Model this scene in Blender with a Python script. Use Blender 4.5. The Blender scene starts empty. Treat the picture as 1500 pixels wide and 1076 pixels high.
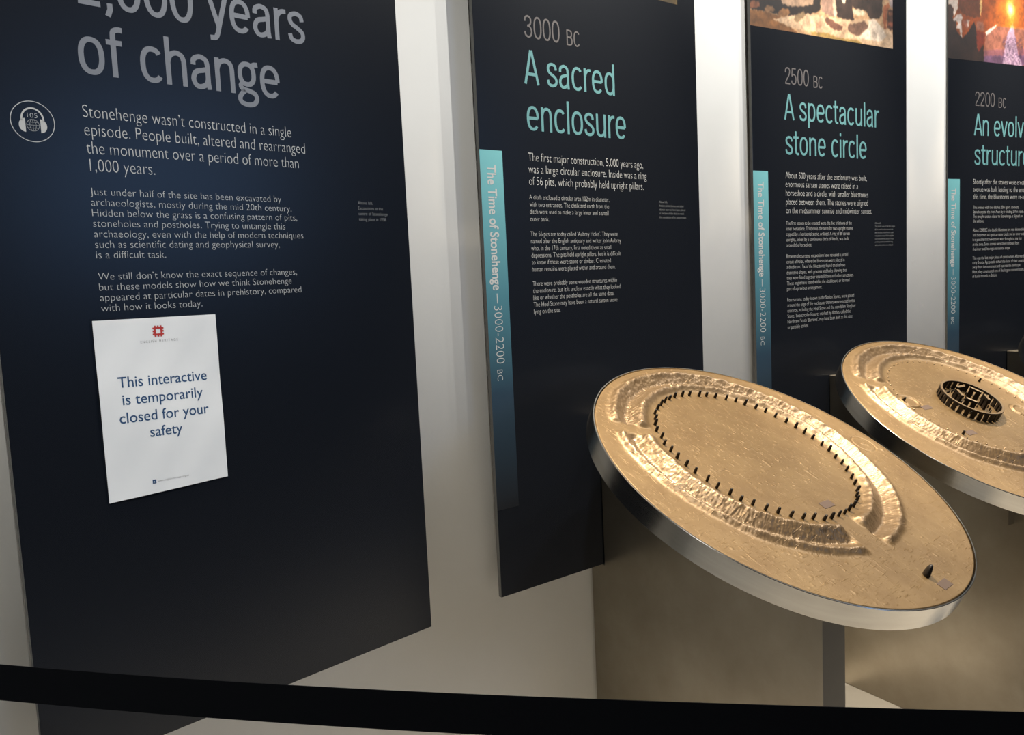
import bpy, bmesh, math, random
import numpy as np
from mathutils import Vector, Matrix

random.seed(7)
rng = np.random.default_rng(11)
SC = bpy.context.scene
COL = SC.collection

# ------------------------------------------------------------------ camera
FOCAL_PX, PITCH, ROLL = 1229.04, 0.09733, -0.04763
FLOOR_DROP = 0.675                     # panel bottoms hang this far above the floor
EYE = 0.76975 + FLOOR_DROP
cam = bpy.data.cameras.new('camera')
cam_o = bpy.data.objects.new('camera', cam)
COL.objects.link(cam_o)
SC.camera = cam_o
cam.sensor_fit = 'HORIZONTAL'
cam.sensor_width = 36.0
cam.lens = 36.0 * FOCAL_PX / 1500.0
cam.clip_start = 0.02
cp, sp = math.cos(PITCH), math.sin(PITCH)
cr, sr = math.cos(ROLL), math.sin(ROLL)
fwd = Vector((0, cp, -sp)); up0 = Vector((0, sp, cp)); r0 = Vector((1, 0, 0))
rgt = cr * r0 + sr * up0
upv = -sr * r0 + cr * up0
cam_o.matrix_world = Matrix(((rgt.x, upv.x, -fwd.x, 0), (rgt.y, upv.y, -fwd.y, 0), (rgt.z, upv.z, -fwd.z, EYE), (0, 0, 0, 1)))

# ------------------------------------------------------------------ colour management, world, lights
SC.view_settings.view_transform = 'Standard'
SC.view_settings.look = 'None'
SC.view_settings.gamma = 1.0
SC.view_settings.use_curve_mapping = False
SC.view_settings.exposure = 0.0

world = bpy.data.worlds.new('world')
SC.world = world
world.use_nodes = True
world.node_tree.nodes['Background'].inputs[0].default_value = (0.75, 0.85, 1.0, 1)
world.node_tree.nodes['Background'].inputs[1].default_value = 0.09

# panels: bottom-left corner x, y, yaw, width (metres)
PANELS = {1: (-0.7911, 1.2989, 0.7712, 0.8068), 2: (-0.0528, 2.0198, 0.6558, 0.7908),
          3: (0.7863, 2.6820, 0.5430, 0.7908), 4: (1.6829, 3.2250, 0.4409, 0.7908)}

def panel_point(i, u, out, z):
    x, y, a, w = PANELS[i]
    return Vector((x + u * math.cos(a) + out * math.sin(a), y + u * math.sin(a) - out * math.cos(a), z))

def aim(o, target):
    d = Vector(target) - o.location
    o.rotation_euler = d.to_track_quat('-Z', 'Y').to_euler()

def spot(name, loc, target, watts, colour, angle, blend=0.5, radius=0.03):
    l = bpy.data.lights.new(name, 'SPOT')
    l.energy = watts; l.color = colour; l.spot_size = math.radians(angle); l.spot_blend = blend
    l.shadow_soft_size = radius
    o = bpy.data.objects.new(name, l); COL.objects.link(o)
    o.location = loc; aim(o, target)
    return o

def area(name, loc, target, watts, colour, sx, sy):
    l = bpy.data.lights.new(name, 'AREA')
    l.shape = 'RECTANGLE'; l.size = sx; l.size_y = sy; l.energy = watts; l.color = colour
    o = bpy.data.objects.new(name, l); COL.objects.link(o)
    o.location = loc; aim(o, target)
    return o

WARM = (1.0, 0.83, 0.61)
NEUTRAL = (1.0, 0.975, 0.92)
# track spots straight above the models, one per panel bay
for i in (1, 2, 3, 4):
    spot('track_spot', panel_point(i, 0.36, 0.20, 3.25), panel_point(i, 0.40, 0.46, 0.9), 640 if i > 1 else 150, WARM, 50, 0.8, 0.02)
# wall washers further out in the room, from the gaps between the bays and on past the first panel
for i, u, out, w_ in ((1, -2.2, 1.5, 180), (1, -0.3, 1.6, 165), (1, 1.75, 1.15, 120), (2, 1.75, 1.15, 106), (3, 1.75, 1.15, 102), (4, 1.75, 1.15, 106)):
    spot('wall_washer', panel_point(i, u, out, 3.4), panel_point(i, u - (0.55 if u > 1 else -0.1), 0.0, 0.6), w_, NEUTRAL, 100, 0.7, 0.02)
# the blue glow of a projection far across it
area('projection_glow', (6.3, -1.6, 2.65), (-0.5, 1.6, 1.6), 34, (0.25, 0.5, 1.0), 2.2, 1.4)

# ------------------------------------------------------------------ materials
def mat(name, base, rough=0.5, metal=0.0, spec=0.5, coat=0.0):
    m = bpy.data.materials.new(name)
    m.use_nodes = True
    b = m.node_tree.nodes['Principled BSDF']
    b.inputs['Base Color'].default_value = (*base, 1)
    b.inputs['Roughness'].default_value = rough
    b.inputs['Metallic'].default_value = metal
    b.inputs['Specular IOR Level'].default_value = spec
    b.inputs['Coat Weight'].default_value = coat
    return m

def s2l(c):
    return tuple(((v / 255) / 12.92 if v / 255 <= 0.04045 else ((v / 255 + 0.055) / 1.055) ** 2.4) for v in c)

def nd(m, kind, **kw):
    n = m.node_tree.nodes.new(kind)
    for k, v in kw.items():
        if k in n.inputs.keys():
            n.inputs[k].default_value = v
        else:
            setattr(n, k, v)
    return n

def ln(m, a, ao, b, bi):
    m.node_tree.links.new(a.outputs[ao], b.inputs[bi])

def bsdf(m):
    return m.node_tree.nodes['Principled BSDF']

def mottled(m, scale, c0, c1, detail=6, rough=None, bump=0.0, bump_scale=40, bump_dist=0.002, stretch=(1, 1, 1)):
    """noise driven colour variation (and optional fine bump) on object coordinates"""
    tc = nd(m, 'ShaderNodeTexCoord'); mp = nd(m, 'ShaderNodeMapping'); mp.inputs['Scale'].default_value = stretch
    ln(m, tc, 'Object', mp, 'Vector')
    n = nd(m, 'ShaderNodeTexNoise', Scale=scale, Detail=detail, Roughness=0.6)
    ln(m, mp, 'Vector', n, 'Vector')
    r = nd(m, 'ShaderNodeValToRGB')
    r.color_ramp.elements[0].position = 0.3; r.color_ramp.elements[0].color = (*c0, 1)
    r.color_ramp.elements[1].position = 0.7; r.color_ramp.elements[1].color = (*c1, 1)
    ln(m, n, 'Fac', r, 'Fac'); ln(m, r, 'Color', bsdf(m), 'Base Color')
    if rough:
        mr = nd(m, 'ShaderNodeMapRange'); mr.inputs['To Min'].default_value = rough[0]; mr.inputs['To Max'].default_value = rough[1]
        ln(m, n, 'Fac', mr, 'Value'); ln(m, mr, 'Result', bsdf(m), 'Roughness')
    if bump:
        n2 = nd(m, 'ShaderNodeTexNoise', Scale=bump_scale, Detail=5.0)
        ln(m, mp, 'Vector', n2, 'Vector')
        bp = nd(m, 'ShaderNodeBump', Strength=bump, Distance=bump_dist)
        ln(m, n2, 'Fac', bp, 'Height'); ln(m, bp, 'Normal', bsdf(m), 'Normal')
    return m

M = {}
M['wall'] = mottled(mat('cream_plaster', (0.72, 0.705, 0.66), 0.85, spec=0.2), 3.0, (0.69, 0.685, 0.655), (0.73, 0.725, 0.70), bump=0.12, bump_scale=120, bump_dist=0.001)
M['carpet'] = mottled(mat('dark_carpet', (0.05, 0.048, 0.045), 0.9), 60.0, (0.035, 0.034, 0.032), (0.07, 0.067, 0.062))
M['floor'] = mottled(mat('pale_floor', (0.48, 0.45, 0.40), 0.6), 5.0, (0.33, 0.325, 0.31), (0.39, 0.385, 0.37))
M['dark'] = mat('dark_paint', (0.035, 0.036, 0.04), 0.8)
M['board'] = mat('navy_print', (0.0062, 0.0078, 0.0115), 0.27, spec=0.34)
M['edge'] = mat('board_edge', (0.10, 0.10, 0.095), 0.5)
M['white_ink'] = mat('white_ink', (0.40, 0.415, 0.425), 0.5)
M['dim_ink'] = mat('dim_white_ink', (0.23, 0.24, 0.245), 0.5)
M['grey_ink'] = mat('grey_ink', (0.145, 0.162, 0.195), 0.45)
M['date_ink'] = mat('warm_grey_ink', (0.075, 0.071, 0.076), 0.45)
M['teal_ink'] = mat('teal_ink', (0.085, 0.225, 0.250), 0.45)
M['paper'] = mat('white_paper', (0.84, 0.87, 0.90), 0.6)
M['blue_ink'] = mat('blue_ink', (0.02, 0.075, 0.19), 0.5)
M['black_ink'] = mat('black_ink', (0.05, 0.05, 0.06), 0.5)
M['red_ink'] = mat('red_ink', (0.50, 0.045, 0.04), 0.5)
M['steel'] = mottled(mat('polished_steel', (0.62, 0.60, 0.57), 0.2, metal=1.0), 6.0, (0.38, 0.36, 0.325), (0.46, 0.44, 0.40), rough=(0.16, 0.24), stretch=(1, 1, 12))
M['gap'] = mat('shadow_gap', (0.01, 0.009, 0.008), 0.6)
M['plate'] = mottled(mat('brushed_plate', (0.45, 0.40, 0.32), 0.36, metal=0.9), 4.5, (0.27, 0.238, 0.192), (0.37, 0.337, 0.28), detail=8, rough=(0.26, 0.36), bump=0.05, bump_scale=30)
M['plate_end'] = mottled(mat('dark_end_plate', (0.09, 0.075, 0.055), 0.5, metal=0.3), 5.0, (0.06, 0.05, 0.037), (0.08, 0.068, 0.05))  # front end of the plate, the disc's shade put into a darker colour
M['post'] = mat('dark_patina', (0.008, 0.0045, 0.002), 0.5, metal=0.3)
M['plaque'] = mat('plaque_bronze', (0.075, 0.048, 0.034), 0.55, metal=0.3)
M['belt'] = mottled(mat('black_webbing', (0.006, 0.007, 0.009), 0.95, spec=0.06), 600, (0.0015, 0.002, 0.003), (0.004, 0.0045, 0.006))
M['post_black'] = mat('black_metal', (0.015, 0.015, 0.016), 0.4, metal=0.6)

def bronze(name, base, hi):
    m = mat(name, base, 0.4, metal=0.5)
    tc = nd(m, 'ShaderNodeTexCoord')
    n = nd(m, 'ShaderNodeTexNoise', Scale=9.0, Detail=7.0, Roughness=0.6)
    ln(m, tc, 'Object', n, 'Vector')
    r = nd(m, 'ShaderNodeValToRGB')
    r.color_ramp.elements[0].position = 0.32; r.color_ramp.elements[0].color = (*base, 1)
    r.color_ramp.elements[1].position = 0.68; r.color_ramp.elements[1].color = (*hi, 1)
    ln(m, n, 'Fac', r, 'Fac')
    # the banks and ditch are mixed slightly paler and smoother
    wa = nd(m, 'ShaderNodeAttribute', attribute_name='worn')
    mc = nd(m, 'ShaderNodeMix', data_type='RGBA'); mc.inputs[7].default_value = (0.160, 0.108, 0.060, 1)
    ln(m, wa, 'Fac', mc, 0); m.node_tree.links.new(r.outputs['Color'], mc.inputs[6]); m.node_tree.links.new(mc.outputs[2], bsdf(m).inputs['Base Color'])
    mr = nd(m, 'ShaderNodeMapRange'); mr.inputs['To Min'].default_value = 0.45; mr.inputs['To Max'].default_value = 0.37
    ln(m, wa, 'Fac', mr, 'Value'); ln(m, mr, 'Result', bsdf(m), 'Roughness')
    # grass-like strokes cast into the surface: stretched noise, thresholded, in two directions
    prev = None
    for k, (rot, sc, dist) in enumerate([(0.5, (35, 210, 1), 0.0012), (-0.9, (190, 30, 1), 0.0012), (0.0, (260, 260, 260), 0.0003)]):
        mp = nd(m, 'ShaderNodeMapping'); mp.inputs['Rotation'].default_value = (0, 0, rot); mp.inputs['Scale'].default_value = sc
        ln(m, tc, 'Object', mp, 'Vector')
        w = nd(m, 'ShaderNodeTexNoise', Scale=1.0, Detail=2.0, Distortion=1.2)
        ln(m, mp, 'Vector', w, 'Vector')
        rr = nd(m, 'ShaderNodeMapRange')
        rr.inputs['From Min'].default_value = 0.62 if k < 2 else 0.3; rr.inputs['From Max'].default_value = 0.8
        ln(m, w, 'Fac', rr, 'Value')
        bp = nd(m, 'ShaderNodeBump', Strength=0.55 if k < 2 else 0.25, Distance=dist)
        ln(m, rr, 'Result', bp, 'Height')
        if prev: ln(m, prev, 'Normal', bp, 'Normal')
        prev = bp
    ln(m, prev, 'Normal', bsdf(m), 'Normal')
    return m
M['bronze'] = bronze('cast_bronze', (0.116, 0.070, 0.0265), (0.160, 0.104, 0.0445))
M['worn_top'] = mat('rubbed_bronze', (0.17, 0.115, 0.060), 0.36, metal=0.5)  # lighter bronze; on the lintel tops it also carries their lit look

# laminating pouch: clear plastic with its own reflections
pm = bpy.data.materials.new('clear_plastic'); pm.use_nodes = True
nt = pm.node_tree; nt.nodes.clear()
o_ = nt.nodes.new('ShaderNodeOutputMaterial'); mx = nt.nodes.new('ShaderNodeMixShader')
tr = nt.nodes.new('ShaderNodeBsdfTransparent'); gl = nt.nodes.new('ShaderNodeBsdfGlossy'); fr = nt.nodes.new('ShaderNodeMapRange'); lw = nt.nodes.new('ShaderNodeLayerWeight'); pw = nt.nodes.new('ShaderNodeMath')
gl.inputs['Roughness'].default_value = 0.12; lw.inputs['Blend'].default_value = 0.5; pw.operation = 'POWER'; pw.inputs[1].default_value = 4.0; fr.inputs['To Min'].default_value = 0.045; fr.inputs['To Max'].default_value = 0.8
nt.links.new(lw.outputs['Facing'], pw.inputs[0]); nt.links.new(pw.outputs[0], fr.inputs[0]); nt.links.new(fr.outputs[0], mx.inputs[0]); nt.links.new(tr.outputs[0], mx.inputs[1]); nt.links.new(gl.outputs[0], mx.inputs[2])
nt.links.new(mx.outputs[0], o_.inputs[0])
M['pouch'] = pm

# printed side band: teal ink running out into the navy towards the bottom (a printed gradient)
bm_ = mat('teal_band_print', (0.2, 0.5, 0.53), 0.42)
tc = nd(bm_, 'ShaderNodeTexCoord'); sx = nd(bm_, 'ShaderNodeSeparateXYZ'); ln(bm_, tc, 'Object', sx, 'Vector')
mr = nd(bm_, 'ShaderNodeMapRange'); mr.inputs['From Min'].default_value = 0.22; mr.inputs['From Max'].default_value = 1.0927
ln(bm_, sx, 'Z', mr, 'Value')
rp = nd(bm_, 'ShaderNodeValToRGB'); ce = rp.color_ramp
ce.elements[0].position = 0.0; ce.elements[0].color = (0.0062, 0.0078, 0.0115, 1)
ce.elements[1].position = 1.0; ce.elements[1].color = (0.14, 0.39, 0.43, 1)
for p_, c_ in ((0.33, (0.014, 0.035, 0.06, 1)), (0.6, (0.05, 0.16, 0.21, 1)), (0.83, (0.10, 0.29, 0.34, 1))):
    e_ = ce.elements.new(p_); e_.color = c_
ln(bm_, mr, 'Result', rp, 'Fac'); ln(bm_, rp, 'Color', bsdf(bm_), 'Base Color')
M['band'] = bm_

# printed pictures carry their colours per point of the print
pp_ = mat('picture_print', (0.5, 0.5, 0.5), 0.42)
at = nd(pp_, 'ShaderNodeAttribute', attribute_name='print_colour'); ln(pp_, at, 'Color', bsdf(pp_), 'Base Color')
M['picture'] = pp_

# ------------------------------------------------------------------ helpers
def link(name, me, m, parent=None, smooth=False):
    o = bpy.data.objects.new(name, me)
    COL.objects.link(o)
    for x in (m if isinstance(m, (list, tuple)) else [m]):
        me.materials.append(x)
    if parent is not None: o.parent = parent
    if smooth:
        me.polygons.foreach_set('use_smooth', [True] * len(me.polygons))
    return o

def obj(name, bm, m, parent=None, smooth=False):
    me = bpy.data.meshes.new(name)
    bm.normal_update(); bm.to_mesh(me); bm.free()
    return link(name, me, m, parent, smooth)

def empty(name, loc, rotz, label, cat, group=None):
    o = bpy.data.objects.new(name, None); COL.objects.link(o)
    o.empty_display_size = 0.1
    o.location = loc; o.rotation_euler = (0, 0, rotz)
    o['label'] = label; o['category'] = cat
    if group: o['group'] = group
    return o

def structure(o):
    o['kind'] = 'structure'
    return o

def add_box(bm, lo, hi, bevel=0.0):
    vs = [bm.verts.new((x, y, z)) for x in (lo[0], hi[0]) for y in (lo[1], hi[1]) for z in (lo[2], hi[2])]
    fs = [bm.faces.new([vs[k] for k in q]) for q in ((0, 1, 3, 2), (4, 6, 7, 5), (0, 4, 5, 1), (2, 3, 7, 6), (0, 2, 6, 4), (1, 5, 7, 3))]
    if bevel:
        es = list({e for f in fs for e in f.edges})
        bmesh.ops.bevel(bm, geom=es, offset=bevel, segments=2, affect='EDGES', profile=0.6)

def add_prism(bm, pts, axis, a, b):
    """extrude a 2-D outline along one axis between a and b"""
    def put(p, t):
        return {0: (t, p[0], p[1]), 1: (p[0], t, p[1]), 2: (p[0], p[1], t)}[axis]
    A = [bm.verts.new(put(p, a)) for p in pts]; B = [bm.verts.new(put(p, b)) for p in pts]
    n = len(pts)
    bm.faces.new(A[::-1]); bm.faces.new(B)
    for k in range(n):
        bm.faces.new((A[k], A[(k + 1) % n], B[(k + 1) % n], B[k]))
    bmesh.ops.recalc_face_normals(bm, faces=bm.faces[:])

def add_lathe(bm, prof, seg=96, closed=False):
    rings = []
    for r, z in prof:
        if r < 1e-6:
            rings.append([bm.verts.new((0, 0, z))])
        else:
            rings.append([bm.verts.new((r * math.cos(2 * math.pi * k / seg), r * math.sin(2 * math.pi * k / seg), z)) for k in range(seg)])
    pairs = list(zip(rings, rings[1:])) + ([(rings[-1], rings[0])] if closed else [])
    for A, B in pairs:
        for k in range(seg):
            q = [A[k % len(A)], A[(k + 1) % len(A)], B[(k + 1) % len(B)], B[k % len(B)]]
            q = list(dict.fromkeys(q))
            if len(q) > 2: bm.faces.new(q)
    bmesh.ops.recalc_face_normals(bm, faces=bm.faces[:])

# ---- lettering: running text in the built-in sans, flat ink a hair in front of the board
INK = -0.00022
def font_mesh(s, size, weight=0.0):
    c = bpy.data.curves.new('t', 'FONT'); c.body = s; c.size = size; c.offset = weight * size; c.resolution_u = 4
    o = bpy.data.objects.new('t', c); COL.objects.link(o)
    dg = bpy.context.evaluated_depsgraph_get(); dg.update()
    me = bpy.data.meshes.new_from_object(o.evaluated_get(dg))
    bpy.data.objects.remove(o); bpy.data.curves.remove(c)
    return me

_w = {}
def text_block(name, lines, size, m, parent, y=INK, weight=-0.017, sx=1.0, xf=None):
    """lines: (text, u, v[, width]); one mesh for the block; baseline starts at u, v"""
    bm = bmesh.new()
    for L in lines:
        s, u, v = L[:3]
        me = font_mesh(s, size, weight)
        n = len(me.vertices); co = np.empty(n * 3, 'f'); me.vertices.foreach_get('co', co); co = co.reshape(-1, 3)
        x0, x1 = co[:, 0].min(), co[:, 0].max()
        k = sx
        if len(L) > 3 and L[3]: k = L[3] / (x1 - x0)
        q = np.stack([(co[:, 0] - x0) * k + u, np.full(n, y), co[:, 1] + v], 1)
        if xf: q = np.array([xf(p, u, v) for p in q])
        me.vertices.foreach_set('co', q.astype('f').ravel())
        for nm in ('custom_normal', 'sharp_face', 'sharp_edge'):
            if nm in me.attributes: me.attributes.remove(me.attributes[nm])
        bm.from_mesh(me); bpy.data.meshes.remove(me)
    for f in bm.faces: f.smooth = False
    return obj(name, bm, m, parent)

def stroke(bm, pts, w, y=INK, closed=False):
    """a flat ribbon of width w along pts (x, z)"""
    P = np.array(pts, float)
    if closed: P = np.vstack([P, P[:1]])
    d = np.gradient(P, axis=0) if len(P) > 2 else np.array([P[1] - P[0]] * 2)
    if closed: d[0] = d[-1] = P[1] - P[-2]
    d /= np.linalg.norm(d, axis=1)[:, None] + 1e-12
    nrm = np.stack([-d[:, 1], d[:, 0]], 1) * w / 2
    A = [bm.verts.new((p[0], y, p[1])) for p in P + nrm]; B = [bm.verts.new((p[0], y, p[1])) for p in P - nrm]
    for k in range(len(P) - 1):
        f = bm.faces.new((A[k], B[k], B[k + 1], A[k + 1]))

def disc2d(bm, cx, cz, r, y=INK, a0=0, a1=360, n=28):
    vs = [bm.verts.new((cx + r * math.cos(math.radians(a0 + (a1 - a0) * k / n)), y, cz + r * math.sin(math.radians(a0 + (a1 - a0) * k / n)))) for k in range(n + (0 if a1 - a0 == 360 else 1))]
    bm.faces.new(vs)

# ---- headings: a light condensed grotesque drawn as strokes (cap height 1)
def sup(cx, cy, rx, ry, a0, a1, n=26, e=2.35):
    out = []
    for k in range(n + 1):
        t = math.radians(a0 + (a1 - a0) * k / n); c, s = math.cos(t), math.sin(t)
        out.append((cx + rx * math.copysign(abs(c) ** (2 / e), c), cy + ry * math.copysign(abs(s) ** (2 / e), s)))
    return out

def cm(pts, n=7):
    P = [pts[0]] + list(pts) + [pts[-1]]; out = []
    for k in range(1, len(P) - 2):
        a, b, c, d = (np.array(P[j], float) for j in (k - 1, k, k + 1, k + 2))
        for q in range(n):
            t = q / n
            out.append(tuple(0.5 * (2 * b + (c - a) * t + (2 * a - 5 * b + 4 * c - d) * t * t + (3 * b - a - 3 * c + d) * t ** 3)))
    return out + [tuple(pts[-1])]

XH = 0.73
_x = XH - 0.045
GL = {
 'o': (0.50, [sup(0.25, 0.365, 0.175, 0.32, 0, 360, 40)]),
 'c': (0.46, [sup(0.25, 0.365, 0.175, 0.32, 42, 318, 36)]),
 'e': (0.50, [[(0.08, 0.37), (0.42, 0.37)], sup(0.25, 0.365, 0.175, 0.32, 0, 318, 40)]),
 'a': (0.48, [cm([(0.085, 0.50), (0.10, 0.62), (0.22, 0.685), (0.34, 0.63), (0.37, 0.50)]) + [(0.37, 0.15), (0.385, 0.0)],
              cm([(0.37, 0.43), (0.27, 0.405), (0.13, 0.35), (0.075, 0.2), (0.125, 0.07), (0.22, 0.045), (0.33, 0.11), (0.37, 0.22)])]),
 's': (0.44, [cm([(0.365, 0.52), (0.335, 0.64), (0.22, 0.685), (0.105, 0.635), (0.08, 0.53), (0.13, 0.43), (0.24, 0.36), (0.345, 0.28), (0.375, 0.18), (0.33, 0.08), (0.215, 0.045), (0.10, 0.09), (0.065, 0.21)])]),
 'h': (0.50, [[(0.09, 0), (0.09, 1)], cm([(0.09, 0.48), (0.14, 0.62), (0.25, 0.685), (0.36, 0.64), (0.40, 0.52)]) + [(0.40, 0)]]),
 'n': (0.50, [[(0.09, 0), (0.09, XH)], cm([(0.09, 0.48), (0.14, 0.62), (0.25, 0.685), (0.36, 0.64), (0.40, 0.52)]) + [(0.40, 0)]]),
 'r': (0.33, [[(0.09, 0), (0.09, XH)], cm([(0.09, 0.46), (0.14, 0.60), (0.22, 0.67), (0.32, 0.68)])]),
 'u': (0.50, [[(0.41, 0), (0.41, XH)], cm([(0.41, 0.25), (0.36, 0.11), (0.25, 0.045), (0.14, 0.09), (0.10, 0.21)]) + [(0.10, XH)]]),
 'l': (0.20, [[(0.10, 0), (0.10, 1)]]),
 'i': (0.20, [[(0.10, 0), (0.10, XH)], [(0.10, 0.88), (0.10, 1.0)]]),
 't': (0.32, [[(0.14, 0.93), (0.14, 0.2)] + cm([(0.14, 0.19), (0.16, 0.09), (0.22, 0.045), (0.30, 0.05)]), [(0.01, 0.69), (0.29, 0.69)]]),
 'f': (0.32, [cm([(0.32, 0.955), (0.24, 0.96), (0.16, 0.91), (0.145, 0.79)]) + [(0.145, 0)], [(0.02, 0.69), (0.30, 0.69)]]),
 'y': (0.44, [[(0.04, XH), (0.22, 0.04)], [(0.40, XH), (0.22, 0.02)] + cm([(0.215, 0.0), (0.18, -0.13), (0.13, -0.2), (0.03, -0.21)])]),
 'v': (0.44, [[(0.04, XH), (0.22, 0.0)], [(0.40, XH), (0.22, 0.0)]]),
 'd': (0.50, [[(0.41, 0), (0.41, 1)], sup(0.25, 0.365, 0.165, 0.32, 0, 360, 40)]),
 'p': (0.50, [[(0.09, -0.25), (0.09, XH)], sup(0.25, 0.365, 0.165, 0.32, 0, 360, 40)]),
 'g': (0.48, [sup(0.22, 0.46, 0.15, 0.225, 0, 360, 36), cm([(0.33, 0.63), (0.38, 0.69), (0.47, 0.70)]),
              cm([(0.13, 0.28), (0.075, 0.20), (0.11, 0.13), (0.25, 0.09), (0.37, 0.04), (0.41, -0.07), (0.35, -0.18), (0.22, -0.22), (0.08, -0.18), (0.04, -0.08), (0.09, 0.02), (0.17, 0.10)])]),
 'A': (0.52, [[(0.03, 0), (0.25, 1)], [(0.49, 0), (0.27, 1)], [(0.11, 0.30), (0.41, 0.30)]]),
 'B': (0.52, [[(0.09, 0), (0.09, 1)], [(0.09, 0.955), (0.25, 0.955)] + cm([(0.26, 0.955), (0.38, 0.9), (0.41, 0.75), (0.37, 0.58), (0.26, 0.53)]) + [(0.09, 0.53)], [(0.26, 0.53)] + cm([(0.27, 0.53), (0.40, 0.46), (0.43, 0.28), (0.39, 0.1), (0.26, 0.045)]) + [(0.09, 0.045)]]),
 'C': (0.52, [sup(0.27, 0.5, 0.19, 0.455, 40, 320, 40)]),
 '0': (0.50, [sup(0.25, 0.5, 0.18, 0.455, 0, 360, 44)]),
 '1': (0.50, [[(0.27, 0.04), (0.27, 1)], cm([(0.27, 0.97), (0.2, 0.86), (0.10, 0.82)]), [(0.08, 0.045), (0.46, 0.045)]]),
 '2': (0.50, [cm([(0.08, 0.68), (0.09, 0.84), (0.17, 0.94), (0.27, 0.955), (0.38, 0.9), (0.415, 0.75), (0.36, 0.55), (0.24, 0.36), (0.13, 0.19), (0.09, 0.045)]) , [(0.06, 0.045), (0.44, 0.045)]]),
 '3': (0.50, [cm([(0.075, 0.72), (0.10, 0.87), (0.22, 0.955), (0.36, 0.89), (0.39, 0.74), (0.34, 0.59), (0.20, 0.53)]), cm([(0.20, 0.53), (0.36, 0.47), (0.42, 0.28), (0.36, 0.10), (0.23, 0.045), (0.10, 0.12), (0.065, 0.27)])]),
 '5': (0.50, [[(0.40, 0.955), (0.12, 0.955), (0.095, 0.49)], cm([(0.095, 0.50), (0.17, 0.59), (0.28, 0.61), (0.38, 0.52), (0.42, 0.33), (0.37, 0.12), (0.24, 0.045), (0.11, 0.11), (0.07, 0.25)])]),
 ',': (0.22, [[(0.12, 0.10), (0.125, -0.02), (0.075, -0.16)]]),
 ' ': (0.26, []),
}
def heading(name, lines, m, parent, w=0.095):
    """lines: (text, u, v, cap_height, width): the strokes are scaled in u so the line fills its width"""
    bm = bmesh.new()
    for s, u, v, cap, width in lines:
        adv = 0; items = []
        for ch in s:
            a, st = GL[ch]
            items += [[(x + adv, z) for x, z in p] for p in st]; adv += a
        xs = [x for p in items for x, z in p]; lo, hi = min(xs) - w / 2, max(xs) + w / 2
        k = width / (hi - lo)
        for n_, p in enumerate(items):
            stroke(bm, [(u + (x - lo) * k, v + z * cap) for x, z in p], w * cap, y=INK - 0.00003 * (n_ % 3), closed=(len(p) > 30 and abs(p[0][0] - p[-1][0]) + abs(p[0][1] - p[-1][1]) < 1e-6))
    return obj(name, bm, m, parent)

# ------------------------------------------------------------------ room shell
CX_, CY_ = 6.03, -5.23                       # the wall is an arc about this point
WALL_R = 9.455 + 0.06
ROOM_H = 3.6
def arc_wall():
    bm = bmesh.new(); n = 120; a0, a1 = math.radians(62), math.radians(172)
    rows = []
    for k in range(n + 1):
        t = a0 + (a1 - a0) * k / n; c, s = math.cos(t), math.sin(t)
        rows.append([bm.verts.new((CX_ + r * c, CY_ + r * s, z)) for r, z in ((WALL_R, 0), (WALL_R, ROOM_H), (WALL_R + 0.15, ROOM_H), (WALL_R + 0.15, 0))])
    for A, B in zip(rows, rows[1:]):
        for k in range(4):
            bm.faces.new((A[k], A[(k + 1) % 4], B[(k + 1) % 4], B[k]))
    bm.faces.new(rows[0]); bm.faces.new(rows[-1])
    bmesh.ops.recalc_face_normals(bm, faces=bm.faces[:])
    o = obj('wall_back', bm, M['wall'])
    for p in o.data.polygons: p.use_smooth = abs(p.normal.z) < 0.5
    return structure(o)
arc_wall()
X0, X1, Y0, Y1 = -4.2, 13.0, -8.0, 5.2
def slab(name, lo, hi, m):
    bm = bmesh.new(); add_box(bm, lo, hi); return structure(obj(name, bm, m))
slab('floor', (X0, Y0, -0.1), (X1, Y1, 0), M['carpet'])
# pale band of floor running along the foot of the wall
bm = bmesh.new(); rows = []
for k in range(121):
    t = math.radians(62) + math.radians(110) * k / 120; c, s_ = math.cos(t), math.sin(t)
    rows.append([bm.verts.new((CX_ + r * c, CY_ + r * s_, z)) for r, z in ((WALL_R - 2.6, 0.0), (WALL_R - 2.6, 0.003), (WALL_R, 0.003), (WALL_R, 0.0))])
for A, B in zip(rows, rows[1:]):
    for k in range(4): bm.faces.new((A[k], A[(k + 1) % 4], B[(k + 1) % 4], B[k]))
bmesh.ops.recalc_face_normals(bm, faces=bm.faces[:])
structure(obj('trim_1', bm, M['floor']))
slab('ceiling', (X0, Y0, ROOM_H), (X1, Y1, ROOM_H + 0.1), M['dark'])
slab('wall_left', (X0 - 0.1, Y0, 0), (X0, Y1, ROOM_H), M['dark'])
slab('wall_right', (X1, Y0, 0), (X1 + 0.1, Y1, ROOM_H), M['dark'])
slab('wall_front', (X0, Y0 - 0.1, 0), (X1, Y0, ROOM_H), M['dark'])
slab('wall_far', (X0, Y1, 0), (X1, Y1 + 0.1, ROOM_H), M['dark'])

# ------------------------------------------------------------------ display panels
TOP = 2.55                                    # board height above its own bottom edge
THICK = 0.012
def panel(i, label):
    x, y, a, w = PANELS[i]
    root = empty('information_board', (x, y, FLOOR_DROP), a, label, 'information board', 'text boards along the curved wall')
    bm = bmesh.new(); add_box(bm, (0, 0, 0), (w, THICK, TOP), 0.0012)
    b = obj('backing_sheet', bm, [M['board'], M['edge']], root)
    for p in b.data.polygons:
        if p.normal.y > -0.5: p.material_index = 1
    bm = bmesh.new()
    for u in (0.14, w - 0.20):
        add_box(bm, (u, THICK, 0.12), (u + 0.06, 0.0508, TOP - 0.12))
    obj('wall_batten', bm, M['edge'], root)
    return root, w

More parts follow.
